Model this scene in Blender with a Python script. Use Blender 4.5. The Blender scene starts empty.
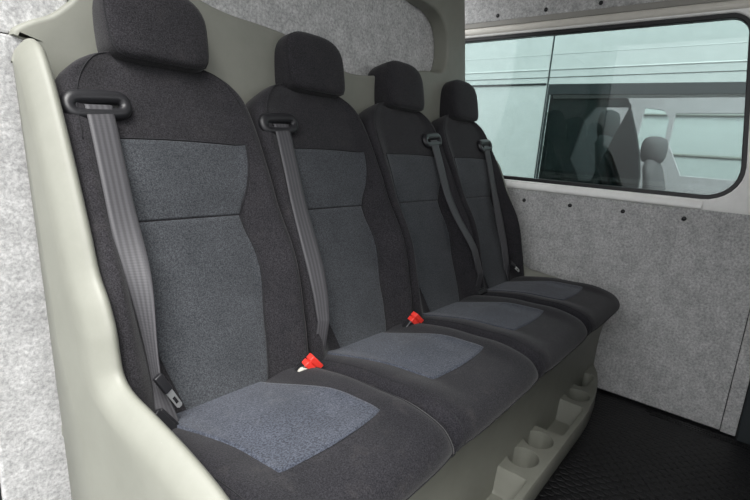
import bpy, bmesh, math, random
from mathutils import Vector, Matrix, Quaternion
random.seed(4)
S = bpy.context.scene
COL = S.collection
PI = math.pi

# ------------------------------------------------------------------ helpers
def link(o, parent=None):
    COL.objects.link(o)
    if parent is not None:
        o.parent = parent
    return o

def tag(o, label=None, cat=None, group=None, kind=None):
    if label: o['label'] = label
    if cat: o['category'] = cat
    if group: o['group'] = group
    if kind: o['kind'] = kind
    return o

def empty(name, loc=(0, 0, 0)):
    o = bpy.data.objects.new(name, None)
    o.location = loc
    o.empty_display_size = .05
    return link(o)

def obj(name, bm, mats, parent=None, smooth=True, origin=None):
    me = bpy.data.meshes.new(name)
    bmesh.ops.recalc_face_normals(bm, faces=bm.faces[:])
    bm.to_mesh(me); bm.free()
    if not isinstance(mats, (list, tuple)): mats = [mats]
    for m in mats: me.materials.append(m)
    for p in me.polygons: p.use_smooth = smooth
    o = bpy.data.objects.new(name, me)
    link(o, parent)
    return o

def autosmooth(o, deg=40):
    # flat across sharp edges, smooth elsewhere
    me = o.data
    bm = bmesh.new(); bm.from_mesh(me)
    for e in bm.edges:
        if len(e.link_faces) == 2:
            e.smooth = e.calc_face_angle(0) < math.radians(deg)
    bm.to_mesh(me); bm.free()
    return o

def grid(bm, rows, closed=False, cap0=False, cap1=False):
    vs = [[bm.verts.new(p) for p in r] for r in rows]
    n = len(rows[0])
    for i in range(len(rows) - 1):
        for j in range(n if closed else n - 1):
            k = (j + 1) % n
            try: bm.faces.new((vs[i][j], vs[i][k], vs[i+1][k], vs[i+1][j]))
            except ValueError: pass
    if cap0: bm.faces.new(vs[0][::-1])
    if cap1: bm.faces.new(vs[-1])
    return vs

def box(bm, a, b, bev=0, seg=2, mat=None):
    r = bmesh.ops.create_cube(bm, size=1)
    vs = r['verts']
    for v in vs:
        v.co = Vector([(a[i] + b[i]) / 2 + v.co[i] * (b[i] - a[i]) for i in range(3)])
    if bev:
        es = list({e for v in vs for e in v.link_edges})
        r = bmesh.ops.bevel(bm, geom=es, offset=bev, segments=seg, profile=.6, affect='EDGES')
        vs = list({v for f in r['faces'] for v in f.verts} | {v for v in vs if v.is_valid})
    if mat is not None:
        for v in vs: v.co = mat @ v.co
    return vs

def tube(bm, pts, r, n=6, closed=False, caps=True):
    pts = [Vector(p) for p in pts]
    rows = []; up = None; N = len(pts)
    for i, p in enumerate(pts):
        a = pts[(i - 1) % N] if (closed or i > 0) else p
        b = pts[(i + 1) % N] if (closed or i < N - 1) else p
        t = (b - a).normalized()
        if up is None:
            up = Vector((0, 0, 1)) if abs(t.z) < .9 else Vector((1, 0, 0))
        x = t.cross(up).normalized(); up = x.cross(t).normalized()
        rr = r[i] if isinstance(r, (list, tuple)) else r
        rows.append([p + x * (rr * math.cos(2*PI*k/n)) + up * (rr * math.sin(2*PI*k/n)) for k in range(n)])
    if closed:
        rows.append(rows[0])
    grid(bm, rows, True, caps and not closed, caps and not closed)
    if closed:
        bmesh.ops.remove_doubles(bm, verts=bm.verts[:], dist=1e-6)

def lerp(a, b, t): return a + (b - a) * t

def interp(tab, x):
    # smooth (monotone-ish Catmull-Rom) table lookup: tab = [(x, v...), ...] ascending
    n = len(tab)
    if x <= tab[0][0]: return tab[0][1]
    if x >= tab[-1][0]: return tab[-1][1]
    for i in range(n - 1):
        if tab[i][0] <= x <= tab[i+1][0]:
            x0, y0 = tab[i]; x1, y1 = tab[i+1]
            h = x1 - x0; t = (x - x0) / h
            def slope(k):
                if k <= 0: return (tab[1][1]-tab[0][1])/(tab[1][0]-tab[0][0])
                if k >= n-1: return (tab[-1][1]-tab[-2][1])/(tab[-1][0]-tab[-2][0])
                return (tab[k+1][1]-tab[k-1][1])/(tab[k+1][0]-tab[k-1][0])
            m0, m1 = slope(i)*h, slope(i+1)*h
            return ((2*t**3-3*t**2+1)*y0 + (t**3-2*t**2+t)*m0 + (-2*t**3+3*t**2)*y1 + (t**3-t**2)*m1)

def spline(pts, n=8, closed=False):
    pts = [Vector(p) for p in pts]; N = len(pts); out = []
    rng = range(N) if closed else range(N - 1)
    for i in rng:
        p1 = pts[i]; p2 = pts[(i+1) % N]
        p0 = pts[(i-1) % N] if (closed or i > 0) else p1 * 2 - p2
        p3 = pts[(i+2) % N] if (closed or i < N-2) else p2 * 2 - p1
        for k in range(n):
            t = k / n
            out.append(.5 * ((2*p1) + (p2-p0)*t + (2*p0-5*p1+4*p2-p3)*t*t + (3*p1-p0-3*p2+p3)*t**3))
    if not closed: out.append(pts[-1])
    return out

def sstep(a, b, x):
    t = min(1, max(0, (x - a) / (b - a))); return t*t*(3-2*t)

# ------------------------------------------------------------------ materials
def mat(name, base, rough=.8, metal=0., spec=.5):
    m = bpy.data.materials.new(name); m.use_nodes = True
    nt = m.node_tree; b = nt.nodes['Principled BSDF']
    b.inputs['Base Color'].default_value = (*base, 1)
    b.inputs['Roughness'].default_value = rough
    b.inputs['Metallic'].default_value = metal
    b.inputs['Specular IOR Level'].default_value = spec
    return m, nt, b

def coords(nt, scale=(1, 1, 1)):
    tc = nt.nodes.new('ShaderNodeTexCoord'); mp = nt.nodes.new('ShaderNodeMapping')
    mp.inputs['Scale'].default_value = scale
    nt.links.new(tc.outputs['Object'], mp.inputs['Vector'])
    return mp.outputs['Vector']

def noise(nt, vec, scale, detail=4, rough=.6):
    n = nt.nodes.new('ShaderNodeTexNoise')
    n.inputs['Scale'].default_value = scale; n.inputs['Detail'].default_value = detail
    n.inputs['Roughness'].default_value = rough
    nt.links.new(vec, n.inputs['Vector']); return n.outputs['Fac']

def ramp(nt, fac, stops):
    r = nt.nodes.new('ShaderNodeValToRGB')
    e = r.color_ramp.elements
    while len(e) < len(stops): e.new(.5)
    for k, (p, c) in enumerate(stops):
        e[k].position = p; e[k].color = (*c, 1)
    nt.links.new(fac, r.inputs['Fac']); return r.outputs['Color']

def mixc(nt, a, b, fac=.5, mode='MIX'):
    m = nt.nodes.new('ShaderNodeMix'); m.data_type = 'RGBA'; m.blend_type = mode
    if isinstance(fac, float): m.inputs[0].default_value = fac
    else: nt.links.new(fac, m.inputs[0])
    nt.links.new(a, m.inputs[6])
    if isinstance(b, tuple): m.inputs[7].default_value = (*b, 1)
    else: nt.links.new(b, m.inputs[7])
    return m.outputs[2]

def bump(nt, b, h, strength=.3, dist=.001):
    n = nt.nodes.new('ShaderNodeBump')
    n.inputs['Strength'].default_value = strength; n.inputs['Distance'].default_value = dist
    nt.links.new(h, n.inputs['Height']); nt.links.new(n.outputs['Normal'], b.inputs['Normal'])

def fabric(name, dark, light, scale=700, wear=None, sheen=.25, bstr=.5):
    m, nt, b = mat(name, dark, .95, spec=.15)
    v = coords(nt)
    f = noise(nt, v, scale, 3, .7)
    c = ramp(nt, f, [(.38, dark), (.64, light)])
    big = noise(nt, v, 9, 4, .55)
    k = ramp(nt, big, [(.35, (.82, .82, .82)), (.7, (1.15, 1.13, 1.12))])
    c = mixc(nt, c, k, 1.0, 'MULTIPLY')
    if wear:
        w = noise(nt, v, 22, 6, .65)
        wf = ramp(nt, w, [(.55, (0, 0, 0)), (.8, (.3, .3, .3))])
        c = mixc(nt, c, wear, wf)
    nt.links.new(c, b.inputs['Base Color'])
    b.inputs['Sheen Weight'].default_value = sheen
    b.inputs['Sheen Roughness'].default_value = .5
    bump(nt, b, f, bstr, .0008)
    return m

M = {}
M['cloth'] = fabric('black_weave_cloth', (.009, .0088, .0102), (.038, .0365, .041), 420, wear=(.05, .047, .046), sheen=.12)
M['cushion_cloth'] = fabric('black_cushion_cloth', (.007, .007, .009), (.030, .029, .034), 420, wear=(.07, .063, .06), sheen=.12)
M['insert'] = fabric('grey_blue_cloth', (.026, .029, .033), (.078, .084, .093), 380, sheen=.15)
M['cushion_insert'] = fabric('blue_grey_cushion_cloth', (.022, .026, .036), (.085, .095, .122), 330, wear=(.14, .145, .16), bstr=.8, sheen=.15)
M['seam'] = mat('seam_thread', (.012, .012, .014), .9)[0]
M['black_plastic'] = mat('black_plastic', (.013, .013, .015), .42)[0]
M['slot_shade'] = mat('slot_shade_black', (.006, .006, .006), .8)[0]
M['steel'] = mat('bright_steel', (.9, .9, .89), .45, 1)[0]
M['red'] = mat('red_button_plastic', (.78, .045, .032), .42)[0]
M['pale_plastic'] = mat('pale_buckle_plastic', (.5, .48, .42), .5)[0]
M['rubber_seal'] = mat('black_rubber_seal', (.008, .008, .009), .45)[0]

def webbing():
    m, nt, b = mat('grey_webbing', (.09, .09, .1), .55, spec=.35)
    uv = nt.nodes.new('ShaderNodeUVMap')
    w = nt.nodes.new('ShaderNodeTexWave'); w.bands_direction = 'X'
    w.inputs['Scale'].default_value = 1.5; w.inputs['Distortion'].default_value = 0
    nt.links.new(uv.outputs['UV'], w.inputs['Vector'])
    c = ramp(nt, w.outputs['Fac'], [(.1, (.045, .044, .048)), (.9, (.068, .067, .072))])
    nt.links.new(c, b.inputs['Base Color'])
    w2 = nt.nodes.new('ShaderNodeTexWave'); w2.bands_direction = 'Y'
    w2.inputs['Scale'].default_value = 60
    nt.links.new(uv.outputs['UV'], w2.inputs['Vector'])
    bump(nt, b, w2.outputs['Fac'], .25, .0005)
    return m
M['webbing'] = webbing()

def felt(name='grey_felt', lo=(.31, .31, .308), hi=(.62, .62, .61)):
    m, nt, b = mat(name, lo, 1, spec=.1)
    v = coords(nt)
    a = noise(nt, v, 120, 6, .75)
    big = noise(nt, v, 28, 5, .6)
    c = ramp(nt, a, [(.36, lo), (.64, hi)])
    k = ramp(nt, big, [(.35, (.84, .84, .84)), (.65, (1.1, 1.1, 1.1))])
    c = mixc(nt, c, k, 1.0, 'MULTIPLY')
    nt.links.new(c, b.inputs['Base Color'])
    b.inputs['Sheen Weight'].default_value = .2
    bump(nt, b, a, .6, .002)
    return m
M['felt'] = felt()

def moulding():
    m, nt, b = mat('beige_green_plastic', (.36, .365, .31), .5, spec=.4)
    v = coords(nt)
    f = noise(nt, v, 7, 6, .7)
    c = ramp(nt, f, [(.3, (.200, .203, .172)), (.75, (.238, .241, .207))])
    sc = noise(nt, coords(nt, (1, 1, 1)), 90, 3, .8)
    c = mixc(nt, c, (.33, .33, .29), ramp(nt, sc, [(.70, (0, 0, 0)), (.76, (.5, .5, .5))]))
    nt.links.new(c, b.inputs['Base Color'])
    g = noise(nt, v, 900, 2, .5)
    bump(nt, b, g, .15, .0004)
    return m
M['moulding'] = moulding()

def paint(name, c, r=.35):
    m, nt, b = mat(name, c, r)
    v = coords(nt)
    f = noise(nt, v, 14, 5, .7)
    cc = ramp(nt, f, [(.3, tuple(x*.9 for x in c)), (.7, c)])
    nt.links.new(cc, b.inputs['Base Color'])
    return m
M['white_paint'] = paint('white_body_paint', (.90, .90, .87))
M['white_body'] = paint('white_vehicle_paint', (.75, .76, .75))
M['edge_strip'] = paint('grey_edge_strip', (.32, .31, .28), .6)
M['tape'] = paint('cream_sealing_tape', (.72, .69, .62), .5)
M['mauve'] = paint('mauve_grey_trim', (.72, .61, .635), .7)
M['mauve_dark'] = paint('mauve_dark_trim', (.15, .122, .13), .7)
M['cab_white'] = paint('pale_roof_lining', (.7, .66, .65), .8)
M['dark_trim'] = mat('dark_cab_trim', (.018, .024, .027), .6)[0]
M['cab_seat'] = mat('dark_cab_seat_cloth', (.03, .036, .038), .9)[0]
M['tarmac'] = paint('grey_tarmac', (.07, .07, .07), .9)

def rubber():
    m, nt, b = mat('black_patterned_rubber', (.010, .010, .011), .42, spec=.4)
    def mth(op, a, b_=None, c_=None):
        n = nt.nodes.new('ShaderNodeMath'); n.operation = op
        for k, q in enumerate((a, b_, c_)):
            if q is None: continue
            if isinstance(q, (int, float)): n.inputs[k].default_value = q
            else: nt.links.new(q, n.inputs[k])
        return n.outputs[0]
    sx = nt.nodes.new('ShaderNodeSeparateXYZ'); nt.links.new(coords(nt), sx.inputs[0])
    yy = mth('MULTIPLY', sx.outputs['X'], 46); rowi = mth('FLOOR', yy)
    xx = mth('ADD', mth('MULTIPLY', sx.outputs['Y'], 30), mth('MULTIPLY', mth('FLOORED_MODULO', rowi, 2), .5))
    fx = mth('SUBTRACT', mth('FRACT', xx), .5); fy = mth('SUBTRACT', mth('FRACT', yy), .5)
    d2 = mth('SQRT', mth('ADD', mth('MULTIPLY', fx, fx), mth('MULTIPLY', fy, fy)))
    mr = nt.nodes.new('ShaderNodeMapRange'); mr.interpolation_type = 'SMOOTHSTEP'
    mr.inputs[1].default_value = .50; mr.inputs[2].default_value = .36
    nt.links.new(d2, mr.inputs[0])
    bump(nt, b, mr.outputs[0], .8, .003)
    f = noise(nt, coords(nt), 6, 5, .7)
    c = ramp(nt, f, [(.3, (.008, .008, .009)), (.8, (.017, .017, .018))])
    nt.links.new(c, b.inputs['Base Color'])
    return m
M['rubber'] = rubber()

def glass(name, tint, refl=.10):
    m = bpy.data.materials.new(name); m.use_nodes = True
    nt = m.node_tree; nt.nodes.clear()
    o = nt.nodes.new('ShaderNodeOutputMaterial'); mx = nt.nodes.new('ShaderNodeMixShader')
    t = nt.nodes.new('ShaderNodeBsdfTransparent'); g = nt.nodes.new('ShaderNodeBsdfGlossy')
    t.inputs['Color'].default_value = (*tint, 1); g.inputs['Roughness'].default_value = .02
    fr = nt.nodes.new('ShaderNodeFresnel'); fr.inputs['IOR'].default_value = 1.45
    nt.links.new(fr.outputs[0], mx.inputs[0])
    nt.links.new(t.outputs[0], mx.inputs[1]); nt.links.new(g.outputs[0], mx.inputs[2])
    nt.links.new(mx.outputs[0], o.inputs['Surface'])
    return m
M['glass'] = glass('green_tinted_glass', (.56, .64, .632))
M['cab_glass'] = glass('pale_tinted_glass', (.84, .87, .865))

# ------------------------------------------------------------------ seat surfaces (seat frame: x across, -y forward)
P = .42
# centreline of the backrest front: z -> y
BY = [(.40, -.272), (.46, -.262), (.52, -.236), (.58, -.205), (.65, -.172), (.72, -.145), (.81, -.115),
      (.88, -.098), (.96, -.070), (1.04, -.034), (1.12, .002)]
# half width of the backrest: z -> w
BW = [(.40, .205), (.60, .2095), (.80, .2095), (.95, .2095), (1.01, .2085), (1.045, .203), (1.07, .193),
      (1.09, .174), (1.105, .154), (1.118, .130), (1.127, .104)]
# how far the side bolsters stand proud of the centre
BA = [(.40, .022), (.48, .034), (.56, .056), (.64, .074), (.71, .074), (.80, .052), (.91, .027), (1.0, .014), (1.06, .010), (1.12, .008)]
def back_n(z):
    d = (interp(BY, z + .01) - interp(BY, z - .01)) / .02 if .41 < z < 1.11 else (interp(BY, min(z, 1.11)) - interp(BY, min(z, 1.11) - .02)) / .02
    n = Vector((0, -1, d)).normalized()
    return n
def bolster(u, z):
    a = abs(u)
    amp = interp(BA, z)
    rise = sstep(.60, .92, a) * amp
    fall = 0
    if a > .89:
        q = (a - .89) / .11
        fall = .030 * (1 - math.sqrt(max(0, 1 - q * q)))
    return rise - fall
def surf_b(u, z, off=0.):
    w = interp(BW, z); n = back_n(z)
    y = interp(BY, z)
    d = bolster(u, z) + off
    top = max(0, z - 1.085) / .037
    d -= .010 * min(1, top) ** 2
    return Vector((u * w, y, z)) + n * d
def surf_bx(x, z, off=0.):
    return surf_b(x / interp(BW, z), z, off)

def make_backrest():
    bm = bmesh.new(); rows = []
    zs = [.40 + .66 * i / 36 for i in range(37)] + [1.068, 1.076, 1.084, 1.092, 1.099, 1.106, 1.112, 1.117, 1.122, 1.125, 1.127]
    T = .10
    for z in zs:
        n = back_n(z)
        row = []
        us = [-1 + 2 * i / 44 for i in range(45)]
        us = [math.copysign(1 - (1 - abs(u)) ** 1.25, u) if abs(u) > .0 else 0 for u in us]
        us = sorted(us)
        for u in us: row.append(surf_b(u, z))
        w = interp(BW, z); y = interp(BY, z)
        for u, dd in ((1, -.075), (.985, -.09), (.93, -T), (.5, -T), (0, -T), (-.5, -T), (-.93, -T), (-.985, -.09), (-1, -.075)):
            row.append(Vector((u * w, y, z)) + n * dd)
        rows.append(row)
    # close the top
    last = rows[-1]
    c = sum(last, Vector()) / len(last)
    for s, dz in ((.85, .003), (.5, .006), (.1, .007)):
        rows.append([c + (p - c) * s + Vector((0, 0, dz)) for p in last])
    grid(bm, rows, True, True, True)
    return bm

def patch(fl, fr, z0, z1, off=.0022, nz=24, nx=18, puff=.003):
    bm = bmesh.new(); rows = []
    ease = lambda q: lerp(q, .5 - .5 * math.cos(PI * q), .85)
    for i in range(nz + 1):
        t = ease(i / nz); z = lerp(z0, z1, t); a = fl(z); b = fr(z); row = []
        for j in range(nx + 1):
            s = ease(j / nx)
            edge = min(s, 1 - s, t, 1 - t)
            o = off - .0032 * (1 if edge <= 1e-6 else 0) + puff * math.sin(PI * s) ** .5 * math.sin(PI * t) ** .5
            row.append(surf_bx(lerp(a, b, s), z + zc(s, t, z0, z1), o))
        rows.append(row)
    grid(bm, rows)
    return bm
def zc(s, t, z0, z1):      # seams bow very slightly
    return .004 * math.sin(PI * s) * (1 if z1 > .9 else 0) * t

def up_w(z): return interp([(.80, .118), (.83, .130), (.87, .145), (.92, .156), (.96, .160)], z)
def lo_w(z): return interp([(.44, .090), (.50, .106), (.56, .121), (.66, .140), (.73, .138), (.78, .124), (.81, .117)], z)

# headrest
def make_headrest():
    bm = bmesh.new(); rows = []
    N = 48
    def outline(s):        # unit outline: s in 0..1, around
        a = 2 * PI * s
        cx, cz = math.cos(a), math.sin(a)
        ex = 3.2 if cz > 0 else 7.0
        r = (abs(cx) ** ex + abs(cz) ** ex) ** (-1 / ex)
        x, z = r * cx, r * cz
        x *= lerp(.955, 1.0, sstep(-1, .1, z)) * lerp(1, .97, sstep(.3, 1, z))
        return x, z
    tilt = math.radians(14)
    ax_n = Vector((0, -math.cos(tilt), math.sin(tilt))) # forward
    ax_u = Vector((0, math.sin(tilt), math.cos(tilt)))
    c = Vector((0, .039, 1.187))
    prof = [(-.056, .55), (-.055, .80), (-.048, .93), (-.032, .985), (0, 1.0), (.025, 1.0), (.036, .985), (.0435, .955), (.048, .90), (.0515, .80), (.054, .60), (.055, .3), (.0553, .03)]
    for d, s in prof:
        row = []
        for k in range(N):
            x, z = outline(k / N)
            px = x * .110 * s
            pz = z * .0785 * (s if z > 0 else lerp(1, s, .3)) - (.005 * -z if z < 0 else 0)
            row.append(c + Vector((px, 0, 0)) + ax_u * pz + ax_n * d)
        rows.append(row)
    grid(bm, rows, True, True, True)
    seam = []
    for k in range(N):
        x, z = outline(k / N)
        seam.append(c + Vector((x * .110 * .975, 0, 0)) + ax_u * (z * .0785 * (.975 if z > 0 else 1) - (.005 * -z if z < 0 else 0)) + ax_n * .0402)
    return bm, seam

# cushion: profile table s -> (y, z); s 0..1 on top, then the nose and the underside
CP = [(0, -.215, .452), (.12, -.27, .462), (.26, -.34, .476), (.42, -.42, .488), (.58, -.50, .491), (.70, -.56, .494),
      (.79, -.615, .491), (.86, -.658, .482), (.91, -.679, .465), (.95, -.686, .446), (.98, -.680, .430), (1.0, -.664, .418)]
def cp(s):
    return interp([(a, y) for a, y, z in CP], s), interp([(a, z) for a, y, z in CP], s)
def surf_c(x, s, off=0.):
    u = x / .2095; a = min(1, abs(u))
    y, z = cp(s)
    dz = .010 * sstep(.45, .80, a) * (1 - sstep(.7, .95, s))            # side rolls
    fall = .030 * (1 - math.sqrt(max(0, 1 - ((a - .80) / .20) ** 2))) if a > .80 else 0
    z += dz - fall * (1 - .5 * sstep(.9, 1, s))
    y += .013 * a ** 6 * sstep(.55, .95, s)
    y2, z2 = cp(min(1, s + .01)); y1, z1 = cp(max(0, s - .01))
    t = Vector((0, y2 - y1, z2 - z1)).normalized()
    n = Vector((0, t.z, -t.y))
    if n.z < 0 and s < .8: n = -n
    return Vector((x, y, z)) + n * off
def s_of_y(yy):
    lo, hi = 0, .9
    for _ in range(30):
        m = (lo + hi) / 2
        if cp(m)[0] > yy: lo = m
        else: hi = m
    return (lo + hi) / 2

def make_cushion():
    bm = bmesh.new(); rows = []
    xs = [-1 + 2 * i / 40 for i in range(41)]
    xs = [math.copysign(1 - (1 - abs(u)) ** 1.3, u) if u else 0 for u in xs]
    ss = [i / 30 * .78 for i in range(31)] + [.78 + .22 * i / 14 for i in range(1, 15)]
    cols = []
    for u in xs:
        col = [surf_c(u * .2095, s) for s in ss]
        col += [Vector((u * .2095, -.60, .392)), Vector((u * .2095, -.45, .385)), Vector((u * .2095, -.25, .385))]
        cols.append(col)
    grid(bm, cols, True, True, True)
    return bm

def make_cushion_insert():
    bm = bmesh.new(); rows = []
    L = [(-.56, -.112), (-.47, -.118), (-.40, -.134), (-.30, -.155), (-.24, -.16)]
    Rr = [(-.56, .128), (-.52, .133), (-.44, .130), (-.36, .108), (-.30, .085), (-.24, .07)]
    ny, nx = 26, 20
    for i in range(ny + 1):
        t = .5 - .5 * math.cos(PI * (.5 + .5 * i / ny)) if False else 1 - (1 - i / ny) ** 1.5; row = []
        for j in range(nx + 1):
            q = lerp(j / nx, .5 - .5 * math.cos(PI * j / nx), .85)
            yy = lerp(-.262, -.552 - .010 * math.sin(PI * q), t)
            x = lerp(interp(L, yy), interp(Rr, yy), q)
            edge = min(q, 1 - q, 1 - t)
            o = .0022 - (.0034 if edge <= 1e-6 else 0) + .003 * math.sin(PI * q) ** .5
            row.append(surf_c(x, s_of_y(yy), o))
        rows.append(row)
    grid(bm, rows)
    return bm

def make_guide(sx):
    """belt guide bezel (ring, sheet for the slot shade) on the shoulder, sx = -1 left or +1 right"""
    cx, cz = sx * .145, 1.014
    c = surf_bx(cx, cz, .004); n = back_n(cz)
    U = Vector((1, 0, 0)); V = U.cross(n).normalized()
    if V.z < 0: V = -V
    U = (U + V * .10).normalized()
    rows = []
    # stadium ring swept; heavier at the top
    N = 40; ring = []
    hw, r0 = .0335, .0165
    for k in range(N):
        a = 2 * PI * k / N
        x = math.cos(a); z = math.sin(a)
        px = (hw if x > 0 else -hw) * min(1, abs(x) * 3) + x * r0
        ring.append((px, z * r0 * 1.0, x, z))
    bm = bmesh.new()
    n2 = 10; R = []
    for px, pz, x, z in ring:
        base = c + U * px + V * pz
        o = (U * x + V * z)
        if o.length < 1e-6: o = V
        o.normalize()
        rr = .0118 + .0022 * max(0, z)
        R.append([base + o * (rr * math.cos(2*PI*q/n2)) + n * (rr * .9 * math.sin(2*PI*q/n2)) for q in range(n2)])
    R.append(R[0])
    grid(bm, R, True)
    bmesh.ops.remove_doubles(bm, verts=bm.verts[:], dist=1e-6)
    bm2 = bmesh.new()
    vs = [bm2.verts.new(c + U * px * 1.05 + V * pz * 1.05 - n * .0015) for px, pz, _, _ in ring]
    bm2.faces.new(vs)
    return bm, bm2, c, U, V, n

def seam_tube(name, pts, parent, r=.0011):
    bm = bmesh.new(); tube(bm, pts, r, 5)
    return obj(name, bm, M['seam'], parent)

def make_seat(side):
    root = empty('passenger_seat', (0, 0, 0))
    br = obj('backrest', make_backrest(), M['cloth'], root)
    up = obj('upper_panel', patch(lambda z: -up_w(z), up_w, .8068, .958), M['insert'], br)
    lo = obj('lower_panel', patch(lambda z: -lo_w(z), lo_w, .425, .8062), M['insert'], br)
    tag(up, 'grey-blue fabric panel'); tag(lo, 'grey-blue fabric panel')
    # seams on the backrest
    bm = bmesh.new()
    tube(bm, [surf_bx(lerp(-.156, .156, k / 20), .9595 + .004 * math.sin(PI * k / 20), .0012) for k in range(21)], .0011, 5)
    for s in (-1, 1):
        tube(bm, [surf_bx(s * (up_w(lerp(.81, .957, k / 12)) + .0005), lerp(.81, .957, k / 12), .0012) for k in range(13)], .0011, 5)
        tube(bm, [surf_bx(s * (lo_w(lerp(.43, .802, k / 24)) + .0005), lerp(.43, .802, k / 24), .0012) for k in range(25)], .0011, 5)
        # shoulder seam, arching from the headrest to the outer edge and on down the bolster
        pts = [(.106, 1.121), (.125, 1.112), (.145, 1.094), (.162, 1.070), (.175, 1.040), (.184, 1.0), (.188, .95), (.189, .88), (.189, .75), (.189, .6), (.187, .46)]
        if s < 0: pts = pts[:7]
        pts = spline([(x, z, 0) for x, z in pts], 6)
        tube(bm, [surf_bx(s * p.x, p.y, .0008) for p in pts], .0010, 5)
    obj('seam', bm, M['seam'], br)
    hb, seam = make_headrest()
    hr = obj('headrest', hb, M['cloth'], root)
    bm = bmesh.new(); tube(bm, seam, .0010, 5, closed=True)
    obj('seam', bm, M['seam'], hr)
    cu = obj('seat_cushion', make_cushion(), M['cushion_cloth'], root)
    tag(obj('cushion_panel', make_cushion_insert(), M['cushion_insert'], cu), 'blue-grey fabric panel')
    bm = bmesh.new()
    pts = spline([(-.189, .02, 0), (-.187, .3, 0), (-.185, .55, 0), (-.184, .74, 0), (-.186, .88, 0), (-.188, .97, 0)], 8)
    tube(bm, [surf_c(p.x, p.y, .0006) for p in pts], .0009, 5)
    tube(bm, [surf_c(-p.x, p.y, .0006) for p in pts], .0009, 5)
    tube(bm, [surf_c(lerp(-.205, .205, k / 30), .965, .0008) for k in range(31)], .0011, 5)
    obj('seam', bm, M['seam'], cu)
    g1, g2, c, U, V, n = make_guide(side)
    g = obj('belt_guide', g1, M['black_plastic'], root)
    obj('guide_slot_shade', g2, M['slot_shade'], g, smooth=False)  # flat black sheet stands in for the shade inside the slot
    tag(g, 'glossy black plastic belt guide')
    return root

def copy_tree(o, parent=None):
    c = o.copy(); COL.objects.link(c); c.parent = parent
    for ch in list(o.children):
        copy_tree(ch, c)
    return c

seat_labels = [
    'nearest black cloth seat with grey-blue panels, beside the tall beige side panel',
    'second seat from the left, between the red-buttoned belt buckles',
    'third seat from the left, just right of the farther red buckle',
    'farthest seat, in the corner beside the felt-lined window wall',
]
protoL = make_seat(-1)
protoR = make_seat(1)
for i in range(4):
    if i == 0: o = protoL
    elif i == 1: o = copy_tree(protoL)
    elif i == 2: o = protoR
    else: o = copy_tree(protoR)
    o.location = (i * P + (0, .003, .006, .010)[i], 0, 0)
    for ch in o.children:
        if ch.name.startswith('headrest'): ch.location = ((.002, .026, .026, .020)[i], 0, 0)
    tag(o, seat_labels[i], 'passenger seat', 'seats of the four-place bench')

# ------------------------------------------------------------------ bench moulding
bench = empty('bench_surround', (.63, -.3, 0))
tag(bench, 'beige-green moulded plastic surround carrying the seats, with cup tray below', 'bench surround')
bench_inv = Vector((.63, -.3, 0))
def bpart(name, bm, m, smooth=True, parent=None):
    for v in bm.verts: v.co -= bench_inv
    o = obj(name, bm, m, parent or bench, smooth)
    return o

def plate_with_hole(outer, holes, y0, y1, bev=.012):
    """x-z outlines -> a plate between y0 (front) and y1 (back), with bevelled front rims"""
    bm = bmesh.new(); es = []
    for loop in [outer] + holes:
        vs = [bm.verts.new((p[0], y0, p[1])) for p in loop]
        for i in range(len(vs)): es.append(bm.edges.new((vs[i], vs[(i+1) % len(vs)])))
    bmesh.ops.triangle_fill(bm, use_beauty=True, use_dissolve=False, edges=es)
    faces = bm.faces[:]
    rim = [e for e in bm.edges if len(e.link_faces) == 1]
    r = bmesh.ops.extrude_face_region(bm, geom=faces)
    for v in [g for g in r['geom'] if isinstance(g, bmesh.types.BMVert)]: v.co.y = y1
    bmesh.ops.recalc_face_normals(bm, faces=bm.faces[:])
    front = [e for e in bm.edges if abs(e.verts[0].co.y - y0) < 1e-6 and abs(e.verts[1].co.y - y0) < 1e-6
             and e.calc_face_angle(0) > 1.2]
    if bev: bmesh.ops.bevel(bm, geom=front, offset=bev, segments=4, profile=.5, affect='EDGES')
    return bm

outer = spline([(-.243, 1.128, 0), (-.236, 1.142, 0), (-.210, 1.160, 0), (-.180, 1.176, 0), (-.155, 1.198, 0), (-.135, 1.222, 0), (-.112, 1.275, 0), (-.10, 1.36, 0), (-.10, 1.50, 0), (-.09, 1.74, 0)], 5)
outer = [(p.x, p.y) for p in outer[0:]] + [(1.27, 1.74), (1.30, 1.586), (1.336, 1.442), (1.371, 1.288), (1.42, 1.15), (1.50, 1.0), (1.50, .02), (-.20, .02), (-.203, 1.117)]
hole = spline([(.03, 1.33, 0), (.115, 1.286, 0), (.202, 1.270, 0), (.30, 1.267, 0), (.40, 1.258, 0), (.53, 1.222, 0), (.629, 1.204, 0), (.70, 1.205, 0), (.778, 1.216, 0), (.93, 1.250, 0), (1.067, 1.278, 0), (1.15, 1.283, 0), (1.192, 1.305, 0), (1.204, 1.36, 0),
               (1.188, 1.43, 0), (1.15, 1.475, 0), (1.085, 1.502, 0), (.984, 1.512, 0), (.85, 1.555, 0), (.62, 1.63, 0), (.3, 1.66, 0), (.08, 1.62, 0), (-.01, 1.5, 0), (-.01, 1.4, 0)], 4, closed=True)
hole = [(p.x, p.y) for p in hole]
o = bpart('bulkhead_panel', plate_with_hole(outer, [hole], .05, .115, .010), M['moulding'])
autosmooth(o, 50)

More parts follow.
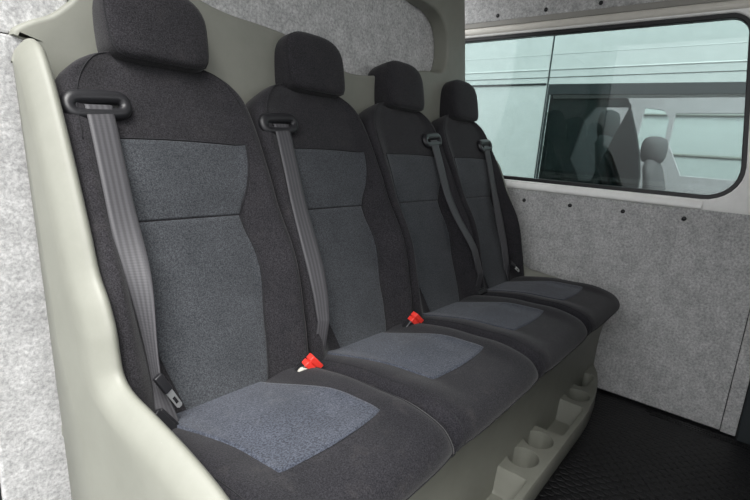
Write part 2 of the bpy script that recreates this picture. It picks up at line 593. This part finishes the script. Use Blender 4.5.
# side cheeks: contour (front/top edge) and spine (rear edge), both in y-z
contour = [(.012, 1.122), (-.022, 1.105), (-.062, 1.05), (-.105, .97), (-.145, .887), (-.178, .815), (-.208, .745), (-.240, .705), (-.264, .660),
           (-.274, .618), (-.286, .588), (-.320, .573), (-.39, .566), (-.48, .555), (-.56, .538), (-.62, .514), (-.655, .480), (-.670, .43), (-.674, .34), (-.668, .2), (-.66, .0)]
cont = spline([(y, z, 0) for y, z in contour], 5)
def make_cheek(xin, xc, xo, xs, cont, bottom=True):
    """xin: where it dives beside the seat, xc: crest, xo: outer edge of the crest, xs: outer face"""
    bm = bmesh.new(); rows = []
    n = len(cont)
    # normals of the contour
    for k, p in enumerate(cont):
        a = cont[max(0, k-1)]; b = cont[min(n-1, k+1)]
        t = (b - a).normalized(); nn = Vector((t.y, -t.x, 0))     # outward (towards front/top)
        if nn.x > 0 and k < n * .5: nn = -nn
        if k >= n * .5 and nn.x > 0 and nn.y < 0: nn = -nn
        tt = k / (n - 1)
        zz = p.y if p.y > .62 else lerp(.62, 0, sstep(0, 1, (k - n*.44) / (n * .56)) * 1.0)
        zz = min(zz, 1.115)
        sy = min(-.107 + (zz - .27) * .159, .03)
        row = []
        for x, d in ((xin, -.07), (xin + (xc-xin)*.12, -.025), (lerp(xin, xc, .45), -.006), (lerp(xin, xc, .75), 0), (xc, .0), (lerp(xc, xo, .5), -.004), (xo, -.012), (lerp(xo, xs, .6), -.024), (xs, -.045)):
            row.append(Vector((x, p.x + nn.x * d, p.y + nn.y * d)))
        e = row[-1]
        zz = lerp(min(zz, e.z), zz, sstep(.10, .30, tt))
        for q in (.25, .5, .75, 1.0):
            row.append(Vector((xs, lerp(e.y, sy, q), lerp(e.z, zz - .0, q))))
        row.append(Vector((xs + (xin - xs) * .25, sy + .006, zz)))
        rows.append(row)
    top = rows[0]; yb = max(p.y for p in top)
    rows.insert(0, [Vector((p.x, lerp(p.y, yb, .6), p.z + .0015)) for p in top])
    rows.insert(0, [Vector((p.x, yb, p.z - .002)) for p in top])
    grid(bm, rows)
    return bm
bm = make_cheek(-.203, -.224, -.236, -.250, cont)
o = bpart('side_panel', bm, M['moulding'])
contR = spline([(y, z, 0) for y, z in [(-.030, .985), (-.052, .97), (-.072, .945), (-.100, .89), (-.135, .82), (-.165, .76), (-.190, .70), (-.208, .65),
           (-.220, .60), (-.226, .56), (-.235, .525), (-.275, .502), (-.36, .492), (-.45, .480), (-.52, .46), (-.57, .42), (-.59, .36), (-.595, .25), (-.60, .02)]], 5)
bm = make_cheek(1.466, 1.51, 1.56, 1.618, contR)
o2 = bpart('side_panel', bm, M['moulding'])

# riser and tray
def riser_y(z): return interp([(0, -.60), (.12, -.597), (.25, -.60), (.33, -.612), (.41, -.625)], z)
bm = bmesh.new(); rows = []
for i in range(15):
    z = .41 * i / 14
    rows.append([Vector((x, riser_y(z), z)) for x in [-.235 + 1.84 * j / 30 for j in range(31)]])
grid(bm, rows)
bpart('front_riser', bm, M['moulding'])
# deck under the cushions
bm = bmesh.new(); box(bm, (-.235, -.62, .36), (1.605, -.02, .385), .004)
bpart('seat_deck', bm, M['moulding'])

# tray: a plate at rim height with openings, wells below
TZ = .128; TX0, TX1 = -.24, 1.56
def tray_front(x): # y of outer rim
    return interp([(-.3, -.70), (1.0, -.70), (1.15, -.698), (1.33, -.677), (1.5, -.638), (1.6, -.592)], x)
bmr = bmesh.new(); es = []
outl = [(TX0, -.582)] + [(x, tray_front(x)) for x in [lerp(TX0, 1.15, k/18) for k in range(18)] + [lerp(1.15, 1.6, k/14) for k in range(15)]] + [(1.60, -.582)]
holes = []
def rrect(x0, x1, y0, y1, r, n=5):
    pts = []
    for cx, cy, a0 in ((x1-r, y1-r, 0), (x0+r, y1-r, 90), (x0+r, y0+r, 180), (x1-r, y0+r, 270)):
        for k in range(n+1):
            a = math.radians(a0 + 90*k/n); pts.append((cx + r*math.cos(a), cy + r*math.sin(a)))
    return pts
wells = []
def cup(cx, r=.050, ry=.044, cy=-.634):
    return [(cx + r*math.cos(2*PI*k/28), cy + ry*math.sin(2*PI*k/28)) for k in range(28)]
for x0, x1 in ((-.20, .04), (.40, .645), (.925, 1.165)):
    wells.append((rrect(x0, x1, -.684, -.586, .012), .075, (.018, .006)))
for cx in (.125, .25, .733, .853, 1.245):
    wells.append((cup(cx), .062, (.006, .004)))
wells.append((rrect(1.325, 1.47, -.640, -.588, .022), .05, (.008, .006)))
for lp in [outl] + [w[0] for w in wells]:
    vs = [bmr.verts.new((x, y, TZ)) for x, y in lp]
    for i in range(len(vs)): es.append(bmr.edges.new((vs[i], vs[(i+1) % len(vs)])))
bmesh.ops.triangle_fill(bmr, use_beauty=True, use_dissolve=False, edges=es)
for lp, depth, (ix, iy) in wells:
    cx = sum(p[0] for p in lp)/len(lp); cy = sum(p[1] for p in lp)/len(lp)
    def ins(p, k):
        dx, dy = p[0]-cx, p[1]-cy
        return (p[0] - math.copysign(min(abs(dx), ix*k), dx), p[1] - math.copysign(min(abs(dy), iy*k), dy))
    rws = []
    for k, z in ((0, 0), (.12, -.004), (.9, -depth + .006), (1.25, -depth)):
        rws.append([Vector((*ins(p, k), TZ + z)) for p in lp])
    grid(bmr, rws, True, False, True)
# outer wall down to the floor
rws = []
path = outl[1:-1]
for f, z in ((0, 0), (.35, -.002), (.8, -.010), (1.0, -.020), (1.0, -.06), (.6, -.128)):
    row = []
    for k, (x, y) in enumerate(path):
        a = path[max(0, k-1)]; b = path[min(len(path)-1, k+1)]
        t = Vector((b[0]-a[0], b[1]-a[1], 0)).normalized(); nrm = Vector((t.y, -t.x, 0))
        if nrm.y > 0: nrm = -nrm
        off = .003 * f if z > -.1 else -.034
        row.append(Vector((x, y, TZ + z)) + nrm * off)
    rws.append(row)
grid(bmr, rws)
bmesh.ops.remove_doubles(bmr, verts=bmr.verts[:], dist=1e-5)
o = bpart('cup_tray', bmr, M['moulding'])
autosmooth(o, 35)

# ------------------------------------------------------------------ belts
def ribbon(pts, widths, dirs, th=.0016):
    """flat strap: centre points, half widths, width directions"""
    bm = bmesh.new(); rows = []
    uv = bm.loops.layers.uv.new('UVMap')
    for p, w, d in zip(pts, widths, dirs):
        p = Vector(p); d = Vector(d).normalized()
        rows.append((p, w, d))
    R = []
    for i, (p, w, d) in enumerate(rows):
        a = rows[max(0, i-1)][0]; b = rows[min(len(rows)-1, i+1)][0]
        t = (b - a).normalized(); n = d.cross(t).normalized()
        R.append([p + d*(w*k/3) + n*(th*(1 - (abs(k)/3)**4*.7)) for k in range(-3, 4)] + [p + d*(w*k/3) - n*th for k in range(3, -4, -1)])
    vs = grid(bm, R, True, True, True)
    idx = {}
    for i, r in enumerate(vs):
        for j, v in enumerate(r):
            u = (j if j < 7 else 13 - j) / 6
            idx[v] = (u, i * .02)
    for f in bm.faces:
        for l in f.loops: l[uv].uv = idx[l.vert]
    return bm

SX = [i * P + (0, .003, .006, .010)[i] for i in range(4)]
def drape(pts, hw, keep=3):
    """let a straight strap lie over the padded seat backs"""
    def clear(p, w):
        need = -1
        z = p.z; n = back_n(min(max(z, .42), 1.1))
        for dx in (-w, -w*.5, 0, w*.5, w):
            for sx in SX:
                u = (p.x + dx - sx) / interp(BW, z)
                if abs(u) <= 1: need = max(need, bolster(u, z) + .005)
        d = (p - Vector((p.x, interp(BY, z), z))).dot(n)
        return need - d, n
    for it in range(14):
        for i in range(keep, len(pts) - 1):
            if pts[i].z < .50: continue
            g, n = clear(pts[i], hw[i])
            if g > 0: pts[i] = pts[i] + n * g
        if it < 13:
            q = [p.copy() for p in pts]
            for i in range(keep, len(pts) - 1):
                m = (q[i-1] + q[i+1]) / 2
                pts[i].y = lerp(q[i].y, m.y, .5)
    return pts

def belt(top, bottom, label, xb=0., wtop=.0235, wbot=.020, twist0=0, twist1=0, bow=.018, tongue=None, lower=None):
    """strap from the guide slot to the gap behind the cushion"""
    base = Vector(bottom)
    root = empty('seat_belt', base)
    tag(root, label, 'seat belt', 'seat belts hanging from the backrest guides')
    T = Vector(top); B = Vector(bottom); n = back_n(1.018)
    pts = [T - n*.004 + Vector((0, 0, .004)), T + n*.011 - Vector((0, 0, .004)), T + n*.016 - Vector((0, 0, .016))]
    s = pts[-1]
    K = 26
    for k in range(1, K + 1):
        t = k / K
        p = s.lerp(B, t); p.x += xb * math.sin(PI * t)
        pts.append(p)
    ws = []; ds = []
    for i in range(len(pts)):
        t = max(0, (i - 2) / K)
        ws.append(lerp(wtop, wbot, sstep(.5, 1, t)))
        a = lerp(math.radians(twist0), math.radians(twist1), sstep(.30, 1, t))
        ds.append(Vector((math.cos(a), -math.sin(a), .06 * (1 - t))))
    if lower:
        q0 = pts[-1]
        for k in range(1, 9):
            t = k / 8
            pts.append(q0.lerp(Vector(lower), t))
            a = math.radians(lerp(twist1, twist1 - 55, sstep(0, 1, t)))
            ws.append(lerp(wbot, .018, t)); ds.append(Vector((math.cos(a), -math.sin(a), 0)))
    pts = drape(pts, ws)
    bm = ribbon([p - base for p in pts], ws, ds)
    obj('webbing', bm, M['webbing'], root)
    return root

def frame_mat(origin, x, y):
    x = Vector(x).normalized(); z = x.cross(Vector(y)).normalized(); y = z.cross(x)
    m = Matrix((x, y, z)).transposed().to_4x4(); m.translation = Vector(origin); return m

def tongue(root, pos, axis, face, metal_len=.032, L=.034):
    """black slide moulding with a steel tongue: axis = direction of the steel, face = normal"""
    loc = Vector(pos) - root.location
    m = frame_mat(loc, axis, Vector(face).cross(Vector(axis)))
    bm = bmesh.new()
    box(bm, (-L*.75, -.008, -.005), (L*.25, .008, .005), .003, 3, m)
    o = obj('belt_tongue', bm, M['black_plastic'], root)
    bm = bmesh.new()
    x0 = L*.2
    ring = [(x0, -.0065), (x0 + metal_len, -.0055), (x0 + metal_len + .003, -.003), (x0 + metal_len + .003, .003), (x0 + metal_len, .0055), (x0, .0065)]
    hole_ = [(x0 + metal_len*.45, -.003), (x0 + metal_len*.85, -.003), (x0 + metal_len*.85, .003), (x0 + metal_len*.45, .003)]
    es = []
    for lp in (ring, hole_):
        vs = [bm.verts.new((x, y, -.001)) for x, y in lp]
        for i in range(len(vs)): es.append(bm.edges.new((vs[i], vs[(i+1) % len(vs)])))
    bmesh.ops.triangle_fill(bm, use_beauty=True, edges=es)
    r = bmesh.ops.extrude_face_region(bm, geom=bm.faces[:])
    for v in [g for g in r['geom'] if isinstance(g, bmesh.types.BMVert)]: v.co.z = .001
    for v in bm.verts: v.co = m @ v.co
    tag(obj('steel_plate', bm, M['steel'], o, smooth=False), 'bright steel tongue plate')

def anchor(root, pos, x, face, w=.030):
    loc = Vector(pos) - root.location
    m = frame_mat(loc, x, Vector(face).cross(Vector(x)))
    bm = bmesh.new()
    box(bm, (-w, -.007, -.005), (w, .007, .005), .003, 3, m)
    box(bm, (-w*.8, .007, -.012), (w*.8, .013, .002), .002, 2, m)
    obj('belt_anchor', bm, M['black_plastic'], root)

b0 = belt((-.147, surf_bx(-.145, 1.018, .004).y, 1.016), (-.155, -.272, .548), 'wide grey seat belt of the nearest seat, twisted above its dark anchor', twist0=0, twist1=74, wbot=.013, lower=(-.150, -.300, .472), xb=-.004)
tongue(b0, (-.153, -.297, .548), (.40, -.2, -.78), (.1, -.9, .3), .036, .036)
anchor(b0, (-.163, -.318, .494), (.50, -.2, -.75), (.3, -1, .4))
b1 = belt((.278, surf_bx(-.145, 1.018, .004).y, 1.016), (.240, -.262, .455), 'grey seat belt ending just right of the nearer red buckle', wbot=.013, twist1=30, xb=-.012)
b2 = belt((.988, surf_bx(-.145, 1.018, .004).y, 1.016), (1.052, -.268, .470), 'grey seat belt of the third seat, slanting down into the gap beside the fourth', wbot=.020, xb=-.028)
anchor(b2, (1.056, -.292, .482), (1, -.05, .05), (0, -1, .6))
b3 = belt((1.408, surf_bx(-.145, 1.018, .004).y, 1.016), (1.348, -.250, .545), 'grey seat belt nearest the window wall, with a steel tongue near its lower end', wbot=.014, twist1=35, lower=(1.345, -.265, .470))
tongue(b3, (1.352, -.280, .535), (.75, -.25, -.55), (0, -1, .2), .036, .04)

# ------------------------------------------------------------------ buckles
def buckle(pos, axis, face, label, pale):
    root = empty('belt_buckle', pos)
    tag(root, label, 'belt buckle', 'red-buttoned belt buckles')
    m = frame_mat((0, 0, 0), axis, Vector(face).cross(Vector(axis))) @ Matrix.Scale(1.2, 4)   # local x = towards the button, z = face
    bm = bmesh.new()
    box(bm, (-.050, -.016, -.009), (.0, .016, .009), .004, 3, m)
    box(bm, (-.075, -.010, -.004), (-.045, .010, .004), .002, 2, m)
    obj('buckle_body', bm, M['black_plastic'], root)
    bm = bmesh.new()
    for xa in (-.0115, .0018):
        box(bm, (xa, -.0165, -.0075), (xa + .0118, .0165, .0105), .0026, 3, m)
    box(bm, (-.010, -.012, -.007), (.009, .012, .0075), .002, 2, m)
    obj('release_button', bm, M['red'], root)
    if pale:
        bm = bmesh.new()
        r = [(-.022 + .008*math.cos(a), .004 + .010*math.sin(a), .006) for a in [2*PI*k/20 for k in range(20)]]
        tube(bm, [m @ Vector(p) for p in r], .0055, 8, closed=True)
        obj('worn_cap', bm, M['pale_plastic'], root)
    return root
buckle((.184, -.306, .484), (.62, -.22, .62), (0, -1, .25), 'nearer belt buckle with red button and chipped pale cap, between the two nearest seats', True)
buckle((.597, -.306, .490), (.55, -.22, .68), (0, -1, .25), 'farther belt buckle with red button and black body, between the second and third seats', False)

# ------------------------------------------------------------------ the room
def struct(name, bm, m, smooth=False, parent=None):
    o = obj(name, bm, m, parent, smooth)
    if parent is None: o['kind'] = 'structure'
    return o

bm = bmesh.new(); box(bm, (-.285, -2.6, -.02), (1.66, .30, 0)); struct('floor', bm, M['rubber'])
bm = bmesh.new(); box(bm, (-.36, -2.0, 1.88), (1.80, .30, 1.92)); struct('ceiling', bm, M['felt'])
# felt wall behind the bench
bm = bmesh.new(); box(bm, (-.31, .118, 0), (1.255, .16, 1.88)); struct('wall_back', bm, M['felt'])
# felt-wrapped door pillar left of the bench, upper and lower pieces
bm = bmesh.new(); box(bm, (-.322, .058, 0), (-.20, .118, 1.128), .004, 2)
struct('trim_1', bm, M['felt'])
bm = bmesh.new(); box(bm, (-.345, .064, 1.131), (-.145, .118, 1.88), .004, 2)
struct('trim_2', bm, M['felt'])
bm = bmesh.new(); box(bm, (-.42, .075, -.02), (-.323, .16, 1.88), .004, 2)
struct('trim_3', bm, M['rubber_seal'])

# right wall
WX = 1.6245
bm = bmesh.new(); box(bm, (WX, -1.068, .012), (WX + .02, .118, .836), .002, 2)
box(bm, (WX, .16, .012), (WX + .02, 1.2, .836))
box(bm, (WX, -1.118, .006), (WX + .02, -1.0705, .90), .004, 2)
struct('wall_right', bm, M['felt'])
bm = bmesh.new(); box(bm, (WX + .0205, -1.25, -.06), (WX + .03, .118, .83)); struct('leak_backing', bm, M['rubber_seal'])  # backing sheet added behind the felt, stops light leaking through the seam
bm = bmesh.new(); box(bm, (WX - .004, -1.16, 1.585), (WX + .014, 1.2, 1.88), .003, 2)
struct('wall_upper_right', bm, M['felt'])
bm = bmesh.new(); box(bm, (WX - .002, -1.16, 1.563), (WX + .018, 1.2, 1.590), .002, 2)
struct('trim_4', bm, M['edge_strip'])
# window surround: white painted sheet with a rounded opening
y0w, y1w, z0w, z1w = -.965, .72, .886, 1.512
def rr2(y0, y1, z0, z1, r, n=8): return rrect(y0, y1, z0, z1, r, n)
def wall_plate(outer, holes, x0, x1, bev=0):
    bm = plate_with_hole(outer, holes, x0, x1, bev)
    for v in bm.verts: v.co = Vector((v.co.y, v.co.x, v.co.z))
    return bm
lower_r = .115
def win_outline(g):
    # g grows the outline outwards
    pts = []
    for cx, cy, a0, r in ((y1w-.06, z1w-.06, 0, .06), (y0w+.075, z1w-.055, 90, .055), (y0w+lower_r, z0w+lower_r, 180, lower_r), (y1w-.06, z0w+.06, 270, .06)):
        if a0 == 90: cx = -.965 + .055
        for k in range(9):
            a = math.radians(a0 + 90*k/8)
            rr_ = r + g
            px, pz = cx + rr_*math.cos(a), cy + rr_*math.sin(a)
            if a0 == 90: px = cx + (.055 + g)*math.cos(a)
            # upper end of the window leans back a little
            if px < -.5: px += .085 * max(0, (pz - z0w) / (z1w - z0w)) ** 1.1
            pts.append((px, pz))
    return pts
bm = wall_plate([(-1.10, .834), (1.2, .834), (1.2, 1.566), (-1.10, 1.566)], [win_outline(.012)], WX + .004, WX + .030, .006)
w = struct('window_1', bm, M['white_paint'], smooth=False)
autosmooth(w, 50)
for p in w.data.polygons: p.use_smooth = True
bm = wall_plate(win_outline(.016), [win_outline(-.004)], WX + .014, WX + .044, .004)
o = struct('window_seal', bm, M['rubber_seal'], parent=w)
bm = wall_plate(win_outline(.004), [], WX + .036, WX + .040, 0)
o = struct('window_glass', bm, M['glass'], parent=w)
# the pressed rail below the window (turned sill)
bm = bmesh.new()
pr = [(WX + .010, .8325), (WX - .004, .836), (WX - .008, .842), (WX - .006, .852), (WX + .004, .866), (WX + .008, .872)]
rows = []
ys = [1.2, .6, 0, -.4, -.8, -.86]
for y in ys: rows.append([Vector((x, y, z)) for x, z in pr])
grid(bm, rows)
struct('window_sill', bm, M['white_paint'], smooth=True, parent=w)
# cream sealing tape under the upper felt
bm = bmesh.new(); rows = []
for k in range(240):
    y = lerp(-1.10, 1.1, k / 239)
    wv = .0012 * math.sin(k * .9) * math.sin(k * .21)
    rows.append([Vector((WX + .004, y, 1.562)), Vector((WX - .002 + wv, y, 1.558)), Vector((WX - .003 - wv, y, 1.545 + wv)), Vector((WX - .001, y, 1.536)), Vector((WX + .004, y, 1.533))])
grid(bm, rows)
tag(obj('sealing_tape', bm, M['tape'], None), 'wrinkled cream sealing tape along the top of the window opening', 'tape')
# felt fixing studs
def stud(y, z, label):
    bm = bmesh.new(); rows = []
    for r, d in ((.0085, 0), (.0085, .002), (.006, .0045), (.002, .005)):
        rows.append([Vector((-d, r*math.cos(2*PI*k/14), r*math.sin(2*PI*k/14))) for k in range(14)])
    grid(bm, rows, True, True, True)
    o = obj('push_stud', bm, M['rubber_seal'])
    o.location = (WX - (.004 if z > 1.2 else 0), y, z)
    tag(o, label, 'push stud', 'black studs fixing the wall felt')
    return o
names_low = ['leftmost', 'second from the left', 'third from the left', 'rightmost']
for nm, (y, z) in zip(names_low, ((-.178, .787), (-.386, .790), (-.598, .793), (-.812, .795))):
    stud(y, z, 'black stud in the felt below the window, %s of four' % nm)
for nm, (y, z) in zip(('leftmost', 'middle', 'rightmost'), ((.063, 1.606), (-.16, 1.606), (-.383, 1.606))):
    stud(y, z, 'black stud in the felt above the window, %s of the three' % nm)

bm = bmesh.new(); box(bm, (-.24, -1.42, -.05), (1.60, -1.32, 1.25)); struct('front_light_block', bm, M['dark_trim'])  # unseen dark block added ahead of the bench to shade its lower part
bm = bmesh.new(); box(bm, (WX + .005, -2.0, .36), (WX + .03, -1.105, 1.58), .003, 2); struct('trim_7', bm, M['white_paint'])
bm = bmesh.new(); box(bm, (WX + .005, -2.0, -.1), (WX + .03, -1.50, .358)); box(bm, (WX + .005, -2.0, 1.582), (WX + .03, -1.162, 1.88)); struct('trim_8', bm, M['felt'])
# black step trim past the end of the felt, and the kick ridge along the floor
bm = bmesh.new(); box(bm, (WX - .012, -1.50, -.10), (WX + .06, -1.121, .40), .01, 3)
struct('trim_5', bm, M['dark_trim'], smooth=True)
bm = bmesh.new()
for k in range(3):
    tube(bm, [(WX - .020 - .016*k, -.80 - .02*k, .0), (WX - .020 - .016*k, -1.16, .0)], .003, 6)
struct('baseboard_right', bm, M['rubber'], smooth=True)

# ------------------------------------------------------------------ outside
bm = bmesh.new(); box(bm, (-12, -12, -.62), (14, 12, -.55)); struct('ground', bm, M['tarmac'])

def yz_plate(outer, holes, x0, x1, bev=.004):
    return wall_plate(outer, holes, x0, x1, bev)
van = empty('white_van', (3.6, 0, -.55))
tag(van, 'white van parked alongside, seen through the window, with its dark cab window', 'van')
def vpart(name, bm, m, smooth=False, parent=None):
    for v in bm.verts: v.co -= Vector((3.6, 0, -.55))
    return obj(name, bm, m, parent or van, smooth)
VX = 2.8
# cab window opening (its sloping front end lies beyond our window)
hole1 = [(.225, .78), (.225, 1.470), (-.9, 1.455), (-1.35, 1.40), (-1.75, .95), (-1.75, .78)]
bm = yz_plate([(-2.1, -.2), (.232, -.2), (.232, 1.80), (-1.2, 1.80), (-2.1, 1.0)], [hole1], VX, VX + .03)
dr = vpart('cab_door', bm, M['white_body'])
bm = yz_plate([(.242, -.2), (4.0, -.2), (4.0, 1.80), (.242, 1.80)], [], VX, VX + .03)
vpart('body_side', bm, M['white_body'])
# pressed creases
bm = bmesh.new()
for z, r in ((1.665, .0025), (1.570, .005)):
    tube(bm, [(VX + .001, 4.0, z), (VX + .001, .245, z)], r, 8)
    tube(bm, [(VX + .001, .23, z), (VX + .001, -1.2, z)], r, 8)
vpart('body_crease', bm, M['white_body'], True)
bm = bmesh.new()
tube(bm, [(VX - .002, 4.0, 1.478), (VX - .002, .245, 1.478)], .007, 6)
tube(bm, [(VX - .001, 4.0, 1.520), (VX - .001, -1.2, 1.520)], .0018, 6)
tube(bm, [(VX + .004, .237, 1.80), (VX + .004, .237, -.2)], .005, 6)
vpart('panel_gap', bm, M['dark_trim'], True)
# upper body and roof
bm = bmesh.new(); rows = []
for y in (4.0, .25): rows.append([Vector((x, y, z)) for x, z in ((VX, 1.79), (VX + .05, 1.95), (VX + .16, 2.04), (VX + .8, 2.08), (VX + 1.3, 2.06), (VX + 1.42, 1.95), (VX + 1.43, 1.79))])
grid(bm, rows); vpart('roof', bm, M['white_body'], True)
# black band and seal of the cab window
bm = yz_plate([(.228, .775), (.228, 1.478), (-.9, 1.462), (-1.36, 1.405), (-1.76, .95), (-1.76, .775)],
              [[(.215, .79), (.215, 1.408), (-.9, 1.398), (-1.33, 1.35), (-1.73, .94), (-1.73, .79)]], VX - .004, VX + .01)
vpart('window_band', bm, M['dark_trim'], parent=dr).location -= dr.location
bm = yz_plate([(.22, .785), (.22, 1.47), (-.9, 1.455), (-1.34, 1.40), (-1.74, .95), (-1.74, .785)], [], VX + .012, VX + .016, 0)
vpart('cab_glass', bm, M['cab_glass'], parent=dr)
# dark partition behind the cab seats
bm = bmesh.new(); box(bm, (VX + .06, .20, -.2), (VX + 1.40, .23, 1.80)); vpart('partition', bm, M['dark_trim'])
# pale roof lining with a sloping lower edge, mauve far door with its window
bm = bmesh.new(); box(bm, (VX + .03, -1.2, 1.455), (VX + .16, .20, 1.50)); vpart('roof_lining', bm, M['cab_white'])
bm = bmesh.new(); rows = []
for y in (.20, -.25, -.6, -1.2): rows.append([Vector((VX + .02, y, 1.46)), Vector((VX + .025, y, 1.42)), Vector((VX + .035, y, 1.395)), Vector((VX + .05, y, 1.388))])
grid(bm, rows); vpart('roof_lining', bm, M['cab_white'], True)
FX = VX + 1.38
hole2 = [(-.464, .925), (-.335, 1.18), (-.345, 1.425), (-1.5, 1.435), (-1.6, .92)]
hole3 = [(-.08, 1.12), (-.11, 1.47), (-.25, 1.45), (-.305, 1.38), (-.30, 1.14)]
bm = yz_plate([(-2.0, -.2), (.2, -.2), (.2, 1.80), (-2.0, 1.80)], [hole2, hole3], FX, FX + .03)
vpart('far_door', bm, M['mauve'])
# far cab seat with headrest, near cab seats in the dark
def cab_seat(cx, cy, mt, hz=1.16, sc=.06):
    bm = bmesh.new()
    rows = []
    for z, w_, yb, d in ((.55, .22, .0, .13), (.70, .25, .02, .13), (.90, .25, .05, .12), (1.02, .22, .08, .11), (1.08, .14, .09, .08), (1.095, .05, .095, .03)):
        rows.append([Vector((cx + w_*math.copysign(abs(math.cos(a))**.6, math.cos(a)), cy + yb + d*.5*math.sin(a), z + hz - 1.16)) for a in [2*PI*k/24 for k in range(24)]])
    grid(bm, rows, True, True, True)
    so = vpart('cab_seat_back', bm, mt, True)
    bm = bmesh.new(); rows = []
    for z, s in ((-.10, .5), (-.09, .8), (-.05, .97), (0, 1), (.05, .97), (.085, .8), (.10, .4)):
        rows.append([Vector((cx + .14*s*math.copysign(abs(math.cos(a))**.6, math.cos(a)), cy + .095 + sc*s*math.sin(a), hz + z)) for a in [2*PI*k/24 for k in range(24)]])
    grid(bm, rows, True, True, True)
    vpart('cab_headrest', bm, mt, True)
cab_seat(VX + .42, -.18, M['cab_seat'], 1.25)
cab_seat(VX + .95, -.405, M['mauve_dark'], 1.11, .085)
# made-up dark plate with a curved edge, filling the dark part of the cab
bm = yz_plate([(.20, .70), (.20, 1.40), (-.255, 1.40), (-.30, 1.30), (-.345, 1.18), (-.385, 1.05), (-.41, .92), (-.412, .70)],
              [[(.03, 1.0), (-.02, 1.25), (-.08, 1.335), (-.28, 1.335), (-.20, 1.1), (-.12, .86), (-.05, .86)]], VX + .05, VX + .08, .01)
vpart('dark_cab_plate', bm, M['dark_trim'])
# second vehicle beyond
van2 = empty('white_van', (6.3, 0, -.55))
tag(van2, 'second white van, standing beyond the first and seen through its cab windows', 'van')
bm = bmesh.new(); rows = []
for y in (5.0, -5.0): rows.append([Vector((x - 6.3, y, z + .55)) for x, z in ((5.35, -.25), (5.30, .4), (5.30, 1.0), (5.34, 1.9), (5.42, 2.1), (5.7, 2.2), (6.9, 2.2), (7.2, 2.1), (7.3, 1.0), (7.3, -.25))])
grid(bm, rows); obj('body', bm, M['white_body'], van2, True)
bm = bmesh.new()
for z, r in ((1.52, .012), (1.12, .02), (1.05, .008)):
    tube(bm, [(5.31 - 6.3, 5.0, z + .55), (5.31 - 6.3, -5.0, z + .55)], r, 8)
obj('body_crease', bm, M['edge_strip'], van2, True)

# ------------------------------------------------------------------ light
wd = bpy.data.worlds.new('overcast'); S.world = wd; wd.use_nodes = True
nt = wd.node_tree; bg = nt.nodes['Background']
tc = nt.nodes.new('ShaderNodeTexCoord'); sp = nt.nodes.new('ShaderNodeSeparateXYZ')
nt.links.new(tc.outputs['Generated'], sp.inputs[0])
r = ramp(nt, sp.outputs['Z'], [(0, (.38, .385, .39)), (.5, (1.0, 1.01, 1.03))])
nt.links.new(r, bg.inputs['Color']); bg.inputs['Strength'].default_value = 2.45
sun = bpy.data.lights.new('sun', 'SUN'); sun.energy = 4.0; sun.angle = math.radians(35); sun.color = (1, .98, .95)
so = bpy.data.objects.new('sun', sun); link(so)
d = Vector((.40, .36, -.86)); so.rotation_euler = d.to_track_quat('-Z', 'Y').to_euler()

# ------------------------------------------------------------------ camera
R = [[0.635778372116396, -0.768697015452137, 0.06993396874196517], [-0.12033822675073405, -0.18820822446229118, -0.9747288727780872], [0.7624333234660681, 0.6112958062016528, -0.2121623543156446]]
cam = bpy.data.cameras.new('camera'); co = bpy.data.objects.new('camera', cam); link(co)
m = Matrix(((R[0][0], -R[1][0], -R[2][0]), (R[0][1], -R[1][1], -R[2][1]), (R[0][2], -R[1][2], -R[2][2]))).to_4x4()
m.translation = Vector((-0.51550258, -1.02811253, 0.97762598))
co.matrix_world = m
cam.sensor_width = 36; cam.lens = 36 * 471.31885 / 750; cam.clip_start = .01
S.camera = co
S.view_settings.view_transform = 'Standard'; S.view_settings.look = 'None'
S.view_settings.gamma = 1; S.view_settings.use_curve_mapping = False
S.view_settings.exposure = .48
